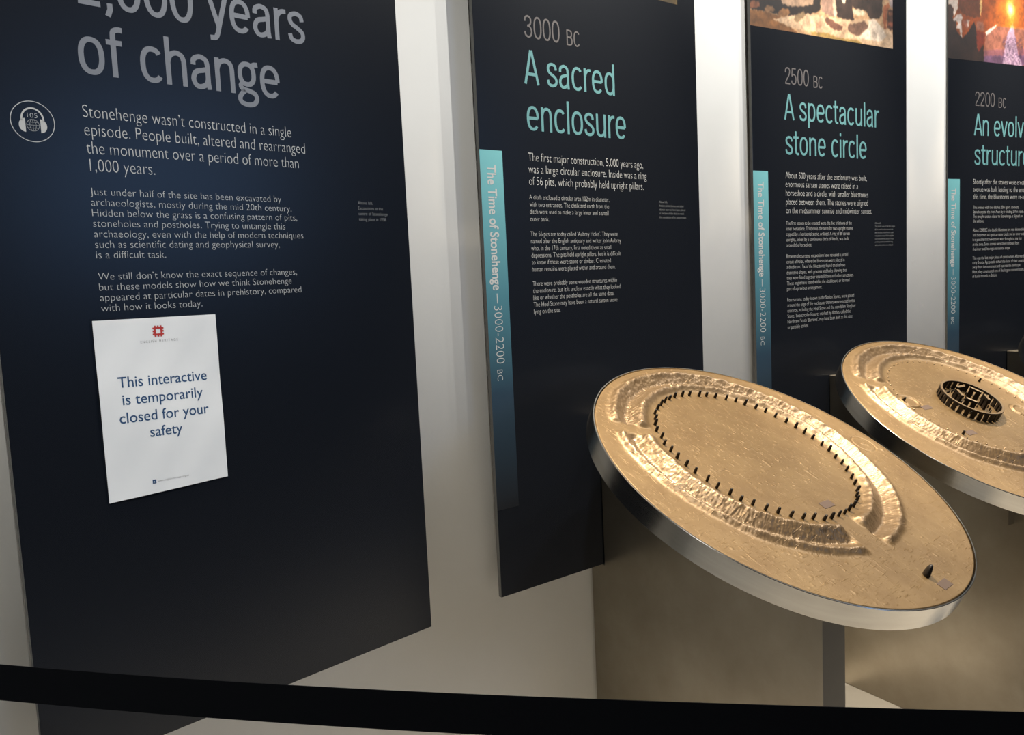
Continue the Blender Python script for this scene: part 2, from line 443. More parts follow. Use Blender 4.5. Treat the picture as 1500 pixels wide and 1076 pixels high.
def para(u, v0, v1, lines):
    n = len(lines); st = (v0 - v1) / max(1, n - 1)
    return [(s, u, v0 - st * k) for k, s in enumerate(lines)]

def fit_para(u, v0, v1, lines, ref, width, size, weight=0.0):
    """same squeeze on every line, taken from the one line whose width the photograph gives"""
    me = font_mesh(lines[ref], size, weight); xs = [p.co.x for p in me.vertices]; k = width / (max(xs) - min(xs)); bpy.data.meshes.remove(me)
    return para(u, v0, v1, lines), k

def column(name, parent, blocks, size, m, weight=-0.017):
    L = []; ks = []
    for u, v0, v1, lines, ref, width in blocks:
        l, k = fit_para(u, v0, v1, lines, ref, width, size, weight); L += l; ks.append(k)
    k = sum(ks) / len(ks); i = 0
    for b in blocks:                      # every paragraph a part of its own
        text_block(name, L[i:i + len(b[3])], size, m, parent, weight=weight, sx=k); i += len(b[3])

# --- the introduction panel on the left
p1, w1 = panel(1, "wide navy panel headed 'of change', with the white closed notice on it")
heading('title', [('1,000 years', 0.1585, 1.2580, 0.0815, 0.4225), ('of change', 0.1555, 1.1468, 0.0815, 0.3625)], M['grey_ink'], p1, 0.108)
text_block('introduction_text', [("Stonehenge wasn\u2019t constructed in a single", 0.1545, 1.0762, 0.380), ("episode. People built, altered and rearranged", 0.1545, 1.0470, 0.408),
                                 ("the monument over a period of more than", 0.1550, 1.0178, 0.391), ("1,000 years.", 0.1580, 0.9893, 0.106)], 0.0300, M['white_ink'], p1)
text_block('body_text', para(0.1545, 0.9507, 0.8470, ["Just under half of the site has been excavated by", "archaeologists, mostly during the mid 20th century.", "Hidden below the grass is a confusing pattern of pits,",
           "stoneholes and postholes. Trying to untangle this", "archaeology, even with the help of modern techniques", "such as scientific dating and geophysical survey,", "is a difficult task."]), 0.0178, M['white_ink'], p1)
text_block('body_text', para(0.1545, 0.8112, 0.7585, ["We still don\u2019t know the exact sequence of changes,", "but these models show how we think Stonehenge", "appeared at particular dates in prehistory, compared", "with how it looks today."]),
           0.0178, M['white_ink'], p1)
text_block('caption_text', para(0.6795, 0.9529, 0.9191, ["Above left,", "Excavations at the", "centre of Stonehenge", "taking place in 1958."]), 0.0100, M['dim_ink'], p1, sx=0.86)
# audio-guide symbol: circle, headphones, globe, stop number
SXC, SZC, SR = 0.0791, 1.0615, 0.0312
sym = empty('audio_symbol', (0, 0, 0), 0, '', '')
for k in list(sym.keys()): del sym[k]
sym.parent = p1
bm = bmesh.new(); stroke(bm, [(SXC + SR * math.cos(t * math.pi / 36), SZC + SR * math.sin(t * math.pi / 36)) for t in range(72)], 0.0011, closed=True)
obj('circle_outline', bm, M['white_ink'], sym)
bm = bmesh.new()
q = SR
stroke(bm, [(SXC + 0.50 * q * math.cos(math.radians(t)), SZC + 0.10 * q + 0.56 * q * math.sin(math.radians(t))) for t in range(-8, 189, 7)], 0.0026)
for sg in (-1, 1):
    vs = [(SXC + sg * (0.345 * q + 0.30 * q * math.cos(math.radians(t))), SZC - 0.20 * q + 0.34 * q * math.sin(math.radians(t))) for t in range(-90, 91, 9)]
    if sg > 0: vs = vs[::1]
    else: vs = vs[::-1]
    bm.faces.new([bm.verts.new((vx, INK, vz)) for vx, vz in vs])
obj('headphones', bm, M['white_ink'], sym)
bm = bmesh.new(); gz = SZC - 0.18 * q; gr = 0.29 * q
ring = [(math.cos(t * math.pi / 20), math.sin(t * math.pi / 20)) for t in range(40)]
stroke(bm, [(SXC + gr * c, gz + gr * s) for c, s in ring], 0.0007, closed=True)
stroke(bm, [(SXC + 0.5 * gr * c, gz + gr * s) for c, s in ring], 0.0006, closed=True)
stroke(bm, [(SXC, gz - gr), (SXC, gz + gr)], 0.0006)
for h_ in (-0.5, 0, 0.5):
    ww = gr * math.sqrt(1 - h_ * h_); stroke(bm, [(SXC - ww, gz + h_ * gr), (SXC + ww, gz + h_ * gr)], 0.0006)
obj('globe', bm, M['dim_ink'], sym)
text_block('stop_number', [('105', SXC - 0.0072, SZC + 0.19 * q, 0.0145)], 0.0105, M['white_ink'], sym, y=INK)

# --- the three period panels
def band(root):
    bm = bmesh.new(); vs = [bm.verts.new((u_, -0.00012, z_)) for u_, z_ in ((0.0, 0.22), (0.0675, 0.22), (0.0675, 1.0927), (0.0, 1.0927))]; bm.faces.new(vs)
    bnd = obj('side_band', bm, M['band'], root)
    down = lambda p, u, v: (u + (p[2] - v), p[1], v - (p[0] - u))     # the line reads downwards
    text_block('band_title', [('The Time of Stonehenge', 0.0205, 1.058, 0.298)], 0.0365, M['white_ink'], bnd, y=-0.00026, weight=0.018, xf=down)
    bm = bmesh.new(); vs = [bm.verts.new((u_, -0.00026, z_)) for u_, z_ in ((0.0305, 0.728), (0.0325, 0.728), (0.0325, 0.752), (0.0305, 0.752))]; bm.faces.new(vs)
    obj('dash', bm, M['white_ink'], bnd)
    text_block('band_dates', [('3000-2200', 0.0205, 0.722, 0.140)], 0.0365, M['white_ink'], bnd, y=-0.00026, xf=down)
    text_block('band_era', [('BC', 0.0205, 0.567, 0.027)], 0.0245, M['white_ink'], bnd, y=-0.00026, xf=down)

def vnoise(x, y, seed):
    """smooth 2-D value noise, vectorised"""
    r_ = np.random.default_rng(seed); tab = r_.random((256, 256))
    xi = np.floor(x).astype(int); yi = np.floor(y).astype(int); fx = x - xi; fy = y - yi
    fx = fx * fx * (3 - 2 * fx); fy = fy * fy * (3 - 2 * fy)
    g = lambda i, j: tab[i % 256, j % 256]
    return (g(xi, yi) * (1 - fx) + g(xi + 1, yi) * fx) * (1 - fy) + (g(xi, yi + 1) * (1 - fx) + g(xi + 1, yi + 1) * fx) * fy - 0.5

def paint(root, polys, u0, u1, v0, v1, nu, nv, extra, seed):
    """a printed illustration: fine grid of points, each with its printed colour"""
    U = np.linspace(u0, u1, nu); V = np.linspace(v0, v1, nv)
    uu, vv = np.meshgrid(U, V); r_ = np.random.default_rng(seed)
    ju = uu + 0.0014 * np.sin(vv * 310 + np.cos(uu * 190) * 2); jv = vv + 0.0014 * np.sin(uu * 270 + np.sin(vv * 150) * 2)
    col = np.zeros(uu.shape + (3,))
    for c, P in polys:
        P = np.array(P); ins = np.zeros(uu.shape, bool)
        for (xa, ya), (xb, yb) in zip(P, np.roll(P, -1, 0)):
            cond = (ya > jv) != (yb > jv)
            ins ^= cond & (ju < (xb - xa) * (jv - ya) / (yb - ya + 1e-12) + xa)
        col[ins] = c
    if extra: extra(uu, vv, col)
    for _ in range(2):
        col = 0.5 * col + 0.125 * (np.roll(col, 1, 0) + np.roll(col, -1, 0) + np.roll(col, 1, 1) + np.roll(col, -1, 1))
    m_ = 1 + 0.32 * vnoise(uu * 38, vv * 38, seed) + 0.24 * vnoise(uu * 110, vv * 90, seed + 1) + 0.14 * vnoise(uu * 260, vv * 260, seed + 2)
    col = np.clip(col * m_[..., None], 0, 255) / 255
    lin = np.where(col <= 0.04045, col / 12.92, ((col + 0.055) / 1.055) ** 2.4) * 0.62
    me = bpy.data.meshes.new('picture')
    vtx = [(a, -0.00015, b) for b in V for a in U]
    fc = [(j * nu + i, j * nu + i + 1, (j + 1) * nu + i + 1, (j + 1) * nu + i) for j in range(nv - 1) for i in range(nu - 1)]
    me.from_pydata(vtx, [], fc)
    at = me.color_attributes.new('print_colour', 'FLOAT_COLOR', 'POINT')
    at.data.foreach_set('color', np.concatenate([lin.reshape(-1, 3), np.ones((nu * nv, 1))], 1).astype('f').ravel())
    return link('picture', me, M['picture'], root)

PIC3 = [((200, 160, 120), [(-0.016, 1.884), (0.762, 2.026), (0.76, 1.492), (-0.03, 1.419)]), ((190, 170, 165), [(0.66, 1.765), (0.725, 1.774), (0.724, 1.671), (0.698, 1.679)]), ((65, 50, 42), [(0.475, 1.773), (0.66, 1.8), (0.653, 1.652), (0.636, 1.629), (0.584, 1.623), (0.562, 1.648), (0.5, 1.647), (0.473, 1.671)]), ((35, 25, 20), [(-0.004, 1.702), (0.127, 1.722), (0.188, 1.615), (0.263, 1.627), (0.324, 1.75), (0.329, 1.619), (0.272, 1.599), (0.197, 1.57), (0.182, 1.585), (0.129, 1.582), (0.062, 1.585), (-0.007, 1.584)]), ((135, 90, 50), [(-0.007, 1.582), (0.067, 1.584), (0.129, 1.578), (0.177, 1.558), (0.221, 1.531), (-0.009, 1.527)]), ((218, 184, 150), [(0.104, 1.564), (0.177, 1.584), (0.272, 1.602), (0.365, 1.602), (0.472, 1.606), (0.584, 1.621), (0.724, 1.586), (0.724, 1.532), (0.527, 1.538), (0.312, 1.544), (0.186, 1.548)]), ((175, 145, 120), [(0.131, 1.69), (0.31, 1.716), (0.293, 1.634), (0.242, 1.621), (0.178, 1.613), (0.144, 1.619)]), ((140, 85, 55), [(-0.002, 1.603), (0.021, 1.611), (0.044, 1.609), (0.042, 1.596), (0.016, 1.588), (-0.002, 1.588)]), ((150, 110, 75), [(0.062, 1.592), (0.077, 1.604), (0.1, 1.604), (0.115, 1.593), (0.091, 1.585), (0.067, 1.584)]), ((150, 105, 65), [(0.124, 1.587), (0.144, 1.603), (0.173, 1.605), (0.185, 1.592), (0.162, 1.579), (0.128, 1.577)]), ((140, 115, 85), [(0.199, 1.577), (0.212, 1.592), (0.247, 1.606), (0.257, 1.594), (0.221, 1.57), (0.202, 1.569)]), ((150, 120, 105), [(0.339, 1.72), (0.394, 1.728), (0.413, 1.609), (0.376, 1.606), (0.337, 1.617), (0.332, 1.633)]), ((215, 185, 160), [(0.375, 1.725), (0.396, 1.728), (0.413, 1.609), (0.397, 1.608)]), ((60, 45, 38), [(0.394, 1.728), (0.474, 1.739), (0.5, 1.608), (0.451, 1.605), (0.413, 1.609)]), ((225, 205, 180), [(0.436, 1.7), (0.46, 1.703), (0.457, 1.66), (0.438, 1.656)]), ((225, 205, 175), [(0.495, 1.641), (0.528, 1.649), (0.564, 1.64), (0.556, 1.63), (0.517, 1.625), (0.492, 1.631)]), ((110, 75, 60), [(0.349, 1.595), (0.365, 1.602), (0.418, 1.586), (0.442, 1.582), (0.434, 1.566), (0.402, 1.564), (0.36, 1.579)]), ((190, 150, 120), [(0.302, 1.578), (0.334, 1.586), (0.331, 1.566), (0.307, 1.56)]), ((120, 90, 75), [(0.472, 1.591), (0.516, 1.601), (0.556, 1.612), (0.578, 1.594), (0.522, 1.557), (0.477, 1.566), (0.467, 1.573)]), ((232, 212, 192), [(0.578, 1.615), (0.601, 1.625), (0.618, 1.622), (0.659, 1.596), (0.676, 1.573), (0.641, 1.552), (0.522, 1.553), (0.578, 1.594)]), ((80, 48, 36), [(0.683, 1.666), (0.724, 1.668), (0.724, 1.596), (0.679, 1.602)]), ((150, 95, 65), [(0.689, 1.658), (0.724, 1.661), (0.724, 1.65), (0.686, 1.647)]), ((150, 85, 60), [(0.685, 1.624), (0.724, 1.627), (0.724, 1.614), (0.682, 1.611)]), ((165, 95, 60), [(0.659, 1.674), (0.689, 1.688), (0.698, 1.679), (0.68, 1.659), (0.676, 1.602), (0.665, 1.597), (0.656, 1.631)]), ((165, 135, 75), [(0.282, 1.547), (0.364, 1.551), (0.418, 1.542), (0.527, 1.545), (0.544, 1.531), (0.281, 1.537)])]
PIC4 = [((150, 70, 25), [(-0.034, 1.965), (0.53, 2.037), (0.541, 1.529), (-0.032, 1.492)]), ((225, 205, 190), [(-0.014, 1.819), (0.054, 1.826), (0.053, 1.721), (0.032, 1.689), (0.024, 1.711), (0.032, 1.721), (0.003, 1.731), (-0.014, 1.73)]), ((55, 35, 28), [(-0.014, 1.728), (0.016, 1.731), (0.03, 1.716), (0.024, 1.683), (0.044, 1.674), (0.044, 1.599), (-0.014, 1.594)]), ((100, 52, 28), [(0.056, 1.827), (0.176, 1.84), (0.181, 1.702), (0.145, 1.694), (0.082, 1.703), (0.057, 1.721)]), ((235, 190, 120), [(0.176, 1.84), (0.188, 1.841), (0.189, 1.739), (0.181, 1.702), (0.177, 1.712)]), ((215, 195, 185), [(0.024, 1.677), (0.051, 1.7), (0.07, 1.702), (0.082, 1.688), (0.071, 1.679), (0.075, 1.652), (0.077, 1.616), (0.067, 1.618), (0.063, 1.646), (0.044, 1.649), (0.055, 1.67)]), ((160, 95, 75), [(0.076, 1.68), (0.118, 1.686), (0.112, 1.65), (0.098, 1.654)]), ((215, 185, 170), [(0.102, 1.68), (0.118, 1.685), (0.11, 1.65)]), ((45, 30, 26), [(-0.014, 1.639), (0.044, 1.642), (0.079, 1.614), (0.114, 1.645), (0.145, 1.684), (0.162, 1.634), (0.162, 1.582), (0.2, 1.611), (0.201, 1.533), (-0.013, 1.518)]), ((150, 95, 75), [(0.157, 1.684), (0.197, 1.685), (0.202, 1.65), (0.177, 1.653), (0.158, 1.651)]), ((120, 45, 28), [(0.158, 1.651), (0.21, 1.643), (0.204, 1.606), (0.17, 1.572), (0.158, 1.608)]), ((235, 215, 205), [(0.208, 1.648), (0.254, 1.672), (0.282, 1.686), (0.278, 1.68), (0.254, 1.657), (0.214, 1.634)]), ((160, 100, 82), [(0.21, 1.632), (0.283, 1.677), (0.345, 1.679), (0.538, 1.686), (0.539, 1.61), (0.202, 1.58)]), ((135, 84, 92), [(0.2, 1.58), (0.539, 1.613), (0.54, 1.583), (0.201, 1.559)]), ((104, 74, 104), [(0.201, 1.559), (0.54, 1.586), (0.541, 1.54), (0.201, 1.533)]), ((188, 158, 186), [(0.329, 1.621), (0.341, 1.656), (0.353, 1.67), (0.37, 1.698), (0.378, 1.672), (0.388, 1.636), (0.406, 1.574), (0.436, 1.533), (0.31, 1.535)])]


p2, w2 = panel(2, "navy panel headed 'A sacred enclosure', behind the nearest bronze model")
heading('date_heading', [('3000', 0.1530, 1.3700, 0.0535, 0.1150)], M['date_ink'], p2, 0.085)
heading('era', [('BC', 0.2905, 1.3690, 0.0385, 0.0450)], M['date_ink'], p2, 0.10)
heading('title', [('A sacred', 0.1460, 1.2590, 0.0815, 0.3110), ('enclosure', 0.1490, 1.1475, 0.0815, 0.3450)], M['teal_ink'], p2, 0.092)
text_block('introduction_text', [("The first major construction, 5,000 years ago,", 0.1480, 1.0733, 0.408), ("was a large circular enclosure. Inside was a ring", 0.1475, 1.0440, 0.421), ("of 56 pits, which probably held upright pillars.", 0.1475, 1.0150, 0.408)], 0.0300, M['white_ink'], p2)
column('body_text', p2, [
    (0.1460, 0.9795, 0.9262, ["A ditch enclosed a circular area 102m in diameter,", "with two entrances. The chalk and earth from the", "ditch were used to make a large inner and a small", "outer bank."], 0, 0.275),
    (0.1450, 0.8890, 0.8015, ["The 56 pits are today called \u2018Aubrey Holes\u2019. They were", "named after the English antiquary and writer John Aubrey", "who, in the 17th century, first noted them as small", "depressions. The pits held upright pillars, but it is difficult", "to know if these were stone or timber. Cremated", "human remains were placed within and around them."], 0, 0.305),
    (0.1445, 0.7655, 0.6960, ["There were probably some wooden structures within", "the enclosure, but it is unclear exactly what they looked", "like or whether the postholes are all the same date.", "The Heel Stone may have been a natural sarsen stone", "lying on the site."], 0, 0.2945)], 0.0178, M['white_ink'])
text_block('caption_text', para(0.6165, 0.9812, 0.9385, ["Above left,", "Antlers picked bones and other", "objects seem to have been placed", "at the base of the ditch to mark", "the completion of its construction."]), 0.0095, M['dim_ink'], p2, sx=0.86)
band(p2)
def grass(uu, vv, col):
    n = np.sin(uu * 900 + 40 * np.sin(vv * 300)) * np.sin(vv * 700 + 30 * np.sin(uu * 200))
    col[:] = np.array((118, 92, 40)) + n[..., None] * np.array((40, 34, 22))
    col[(vv < 1.541 + 0.003 * np.sin(uu * 800)) & (uu < 0.7)] = (60, 50, 28)
paint(p2, [], 0.0, 0.7165, 1.5355, 2.30, 180, 110, grass, 3)

p3, w3 = panel(3, "navy panel headed 'A spectacular stone circle', behind the model with dark stones")
heading('date_heading', [('2500', 0.1520, 1.3700, 0.0535, 0.1150)], M['date_ink'], p3, 0.085)
heading('era', [('BC', 0.2895, 1.3690, 0.0385, 0.0450)], M['date_ink'], p3, 0.10)
heading('title', [('A spectacular', 0.1465, 1.2585, 0.0815, 0.4900), ('stone circle', 0.1500, 1.1480, 0.0815, 0.4130)], M['teal_ink'], p3, 0.092)
column('introduction_text', p3, [(0.1490, 1.0728, 0.9600, ["About 500 years after the enclosure was built,", "enormous sarsen stones were raised in a", "horseshoe and a circle, with smaller bluestones", "placed between them. The stones were aligned", "on the midsummer sunrise and midwinter sunset."], 4, 0.4415)], 0.0300, M['white_ink'])
column('body_text', p3, [
    (0.1485, 0.9232, 0.8522, ["The first stones to be erected were the five trilithons of the", "inner horseshoe. Trilithon is the term for two upright stones", "capped by a horizontal stone, or lintel. A ring of 30 sarsen", "uprights, linked by a continuous circle of lintels, was built", "around the horseshoe."], 0, 0.327),
    (0.1480, 0.8160, 0.7100, ["Between the sarsens, excavations have revealed a partial", "circuit of holes, where the bluestones were placed in", "a double arc. Six of the bluestones found on site have", "distinctive shapes, with grooves and holes showing that", "they were fitted together into trilithons and other structures.", "These might have stood within the double arc, or formed", "part of a previous arrangement."], 0, 0.3115),
    (0.1488, 0.6740, 0.5842, ["Four sarsens, today known as the Station Stones, were placed", "around the edge of the enclosure. Others were erected in the", "entrance, including the Heel Stone and the now fallen Slaughter", "Stone. Two circular features marked by ditches, called the", "North and South \u2018Barrows\u2019, may have been built at this date", "or possibly earlier."], 0, 0.341)], 0.0178, M['white_ink'])
text_block('caption_text', para(0.6065, 0.9248, 0.8480, ["Above left,", "The artist\u2019s view of the final stages", "of the work on the stone circle", "with the last of the lintels raised", "into place on top of the uprights", "and stone shavings lying in heaps", "on the ground around the ring", "where the stones were shaped."]), 0.0095, M['dim_ink'], p3, sx=0.86)
band(p3)
paint(p3, PIC3, 0.0, 0.7115, 1.535, 2.30, 300, 300, None, 5)

p4, w4 = panel(4, "navy panel headed 'An evolving structure', cut off by the photo's right edge")
heading('date_heading', [('2200', 0.1520, 1.3700, 0.0535, 0.1150)], M['date_ink'], p4, 0.085)
heading('era', [('BC', 0.2895, 1.3690, 0.0385, 0.0450)], M['date_ink'], p4, 0.10)
heading('title', [('An evolving', 0.1465, 1.2590, 0.0815, 0.4050), ('structure', 0.1500, 1.1475, 0.0815, 0.3300)], M['teal_ink'], p4, 0.092)
column('introduction_text', p4, [(0.1443, 1.0740, 1.0165, ["Shortly after the stones were erected, an", "avenue was built leading to the entrance. At", "this time, the bluestones were re-arranged."], 2, 0.376)], 0.0300, M['white_ink'])
column('body_text', p4, [
    (0.1445, 0.9800, 0.9274, ["The avenue, with two ditches 20m apart, connects", "Stonehenge to the river Avon by a winding 2.7km route.", "The straight section closer to Stonehenge is aligned on", "the solstice."], 0, 0.278),
    (0.1438, 0.8922, 0.8194, ["About 2200 BC the double bluestone arc was dismantled", "and the stones set up as an outer circle and an inner oval.", "It is possible that new stones were brought to the site", "at this time. Some stones were later removed from", "the inner oval, leaving a horseshoe shape."], 4, 0.2237),
    (0.1435, 0.7848, 0.7140, ["This was the last major phase of construction. Afterwards,", "early Bronze Age people shifted the focus of their activities", "away from the monument and out into the landscape.", "Here, they constructed one of the largest concentrations", "of burial mounds in Britain."], 4, 0.145)], 0.0178, M['white_ink'])
band(p4)
def sunset(uu, vv, col):
    d = np.hypot((uu - 0.354) / 0.9, (vv - 1.745) / 1.25)
    g = np.exp(-(d / 0.075) ** 1.5)[..., None] * (vv > 1.675)[..., None] * (uu > 0.19)[..., None]
    col[:] = col * (1 - g) + np.array((255, 150, 25)) * g
    c = np.exp(-(d / 0.022) ** 2)[..., None]
    col[:] = np.minimum(255, col + c * np.array((90, 160, 190)))
    sp_ = (np.sin(uu * 620 + 9 * np.sin(vv * 260)) * np.sin(vv * 540 + 8 * np.sin(uu * 300)) > 0.35) & (np.abs(uu - 0.37) < 0.06) & (vv < 1.64)
    col[sp_] = (70, 48, 78)
paint(p4, PIC4, 0.0, 0.71, 1.5365, 2.30, 300, 300, sunset, 6)

# ------------------------------------------------------------------ the closed notice, laminated A4 taped to the first panel
x, y, a, w = PANELS[1]
TL, TR, BR, BL = (0.1375, 0.7441), (0.3497, 0.7432), (0.3492, 0.4412), (0.1378, 0.4353)
def sheet_pt(s, t, grow=0.0):
    s = s * (1 + 2 * grow / 0.212) - grow / 0.212; t = t * (1 + 2 * grow / 0.305) - grow / 0.305
    top = np.array(TL) * (1 - s) + np.array(TR) * s; bot = np.array(BL) * (1 - s) + np.array(BR) * s
    return bot * (1 - t) + top * t
def wave(u, v):
    return -0.0030 + 0.0007 * math.sin(u * 34 + 1.1 + 5 * v) + 0.0007 * math.sin(v * 27 + 9 * u) + 0.00035 * math.sin(u * 77 - v * 51)
notice = empty('laminated_notice', panel_point(1, 0.1378, 0.0, FLOOR_DROP + 0.4353), a, "white laminated notice with blue lettering fixed on the left-hand navy panel", 'notice')
OU, OV = 0.1378, 0.4353
def sheet(name, m, grow, dy, n=44, thick=0.0):
    bm = bmesh.new(); layers = []
    for d in ((0.0,) if not thick else (0.0, thick)):
        g = []
        for j in range(n + 1):
            for i in range(n + 1):
                p = sheet_pt(i / n, j / n, grow)
                g.append(bm.verts.new((p[0] - OU, wave(p[0], p[1]) + dy + d, p[1] - OV)))
        layers.append(g)
    for L, g in enumerate(layers):
        for j in range(n):
            for i in range(n):
                q = (g[j * (n + 1) + i], g[j * (n + 1) + i + 1], g[(j + 1) * (n + 1) + i + 1], g[(j + 1) * (n + 1) + i])
                bm.faces.new(q if L == 0 else q[::-1])
    if thick:
        A, B = layers; k = n + 1
        rim = [i for i in range(k)] + [j * k + n for j in range(1, k)] + [n * k + i for i in range(n - 1, -1, -1)] + [j * k for j in range(n - 1, 0, -1)]
        for p, q in zip(rim, rim[1:] + rim[:1]):
            bm.faces.new((A[q], A[p], B[p], B[q]))
    return obj(name, bm, m, notice, True)
sheet('paper_sheet', M['paper'], 0.0, 0.0, thick=0.0006).modifiers.new('edge', 'EDGE_SPLIT').split_angle = math.radians(35)
sheet('laminate_pouch', M['pouch'], 0.0035, -0.0007)
sheet('pouch_backing', M['pouch'], 0.0035, 0.0010)
onsheet = lambda p, u, v: (p[0] - OU, wave(p[0], p[2]) - 0.0002, p[2] - OV)
SK = math.atan2(-0.004, 0.15)
def onsheet_s(p, u, v):
    z = p[2] + (p[0] - u) * SK * 0.8
    return (p[0] - OU, wave(p[0], z) - 0.0002, z - OV)
text_block('notice_text', [('This interactive', 0.1685, 0.6288, 0.156), ('is temporarily', 0.1735, 0.5987, 0.141), ('closed for your', 0.1660, 0.5678, 0.157), ('safety', 0.2145, 0.5375, 0.057)], 0.0262, M['blue_ink'], notice, weight=0.006, xf=onsheet_s)
text_block('emblem_name', [('E N G L I S H   H E R I T A G E', 0.2124, 0.7008, 0.0650)], 0.0062, M['black_ink'], notice, xf=onsheet)
text_block('web_address', [('www.english-heritage.org.uk', 0.2205, 0.4562, 0.0560)], 0.0052, M['black_ink'], notice, xf=onsheet)
bm = bmesh.new()
def rect(cx, cz, hx, hz):
    bm.faces.new([bm.verts.new((px - OU, wave(px, pz) - 0.0003, pz - OV)) for px, pz in ((cx - hx, cz - hz), (cx + hx, cz - hz), (cx + hx, cz + hz), (cx - hx, cz + hz))])
EX, EZ, q = 0.2442, 0.7199, 0.0092
for sg in (-1, 1):
    rect(EX, EZ + sg * 0.62 * q, 0.80 * q, 0.18 * q)
    rect(EX + sg * 0.62 * q, EZ, 0.18 * q, 0.44 * q)
    for k in (-1, 0, 1):
        rect(EX + k * 0.56 * q, EZ + sg * 0.93 * q, 0.16 * q, 0.13 * q)
        rect(EX + sg * 0.93 * q, EZ + k * 0.56 * q, 0.13 * q, 0.16 * q)
obj('emblem', bm, M['red_ink'], notice)
bm = bmesh.new(); rect(0.2146, 0.4582, 0.0032, 0.0035)
ic = obj('web_icon', bm, M['blue_ink'], notice)
bm = bmesh.new()
bm.faces.new([bm.verts.new((0.2142 + px - OU, wave(0.2146, 0.458) - 0.0006, 0.4580 + pz - OV)) for px, pz in ((-0.0010, -0.0014), (0.0016, -0.0010), (0.0008, 0.0004), (-0.0004, 0.0016))])
obj('pointer_mark', bm, M['paper'], ic)

# ------------------------------------------------------------------ bronze models on their stands
R_DISC, T_DISC = 0.430, 0.0488
def sstep(x, a, b):
    t = np.clip((x - a) / (b - a), 0, 1); return t * t * (3 - 2 * t)

RING_C = (-0.0064, 0.0640); RING_R = 0.2350
def relief(X, Y, kind, want_tone=False):
    """height (m) of the cast surface at disc coordinates X, Y (m)"""
    dx, dy = X - RING_C[0], Y - RING_C[1]
    ang = np.degrees(np.arctan2(dy, dx)); wob = 4 * vnoise(ang / 14 + 50, ang * 0 + 3, 5) + 2.5 * vnoise(ang / 4 + 90, ang * 0 + 7, 6)
    rho = np.hypot(dx, dy) * 1000 + wob
    def gap(c, half, soft):
        d = np.abs((ang - c + 180) % 360 - 180); return sstep(d, half, half + soft)
    g = gap(147.5, 2.6, 3.2) * gap(-94.0, 5.5, 3.5)
    lump = 0.75 + 0.9 * (vnoise(X * 75, Y * 75, 1) + 0.5)
    bank = np.exp(-((rho - 267) / 13.0) ** 2) * 13.0 * (0.85 + 0.3 * (lump - 1))
    ditch = -np.exp(-((rho - 300) / 11.0) ** 2) * 9.0
    outer = np.exp(-((rho - 330) / 10.0) ** 2) * 10.0 * (0.75 + 0.4 * (lump - 0.75))
    zone = np.exp(-((rho - 300) / 44) ** 4) * g
    rough = 1.9 * vnoise(X * 120, Y * 120, 2) + 1.3 * vnoise(X * 300 + 9, Y * 300, 3)
    # grassy nap: fine ripples running up and down the slopes of the banks
    rough += 0.8 * vnoise(ang * 1.9, rho / 16, 4) + 0.7 * vnoise(ang * 3.4 + 0.10 * rho, rho / 9, 14) + 1.3 * vnoise(X * 480, Y * 480 + 5, 15)
    # the bank to the right of the lower entrance is cast smoother
    smooth = np.where((ang > -84) & (ang < 12), 0.45, 1.0)
    if kind == 2: smooth = smooth * 0.7
    h = g * (bank + ditch + outer) + zone * rough * smooth
    h += 0.7 * vnoise(X * 14, Y * 14, 8) + 0.25 * vnoise(X * 60, Y * 60, 9)
    # sparse tussocks on the open ground
    t = vnoise(X * 120 + 40, Y * 120, 12)
    h += 0.9 * sstep(t, 0.30, 0.5) * (vnoise(X * 9, Y * 9 + 77, 13) > 0.05)
    if kind == 1:
        d = np.abs(np.hypot(X - 0.375, Y + 0.014) * 1000 - 31)
        h -= 1.3 * np.exp(-(d / 1.8) ** 2)
        s = (X - 0.378) * 0.85 - (Y + 0.017) * 0.53; c = (X - 0.378) * 0.53 + (Y + 0.017) * 0.85
        h += 1.6 * np.exp(-(c * 1000 / 2.2) ** 2) * (np.abs(s) < 0.012)
        h += 2.2 * np.exp(-(np.hypot(X - 0.408, Y + 0.050) * 1000 / 4.5) ** 2)
    else:
        for bx, by, br in ((-0.216, 0.112, 26), (0.166, -0.012, 26)):
            d = np.hypot(X - bx, Y - by) * 1000
            h += 2.8 * np.exp(-((d - br) / 4.0) ** 2) - 1.6 * np.exp(-((d - br - 7.5) / 3.0) ** 2)
    edge = sstep(np.hypot(X, Y), 0.408, 0.421)
    bank_tone = sstep(np.exp(-((rho - 298) / 48) ** 4) * g, 0.15, 0.8) * (0.75 + 0.5 * vnoise(X * 40, Y * 40, 21))
    return ((h * (1 - edge) - 1.2) / 1000, bank_tone) if want_tone else (h * (1 - edge) - 1.2) / 1000

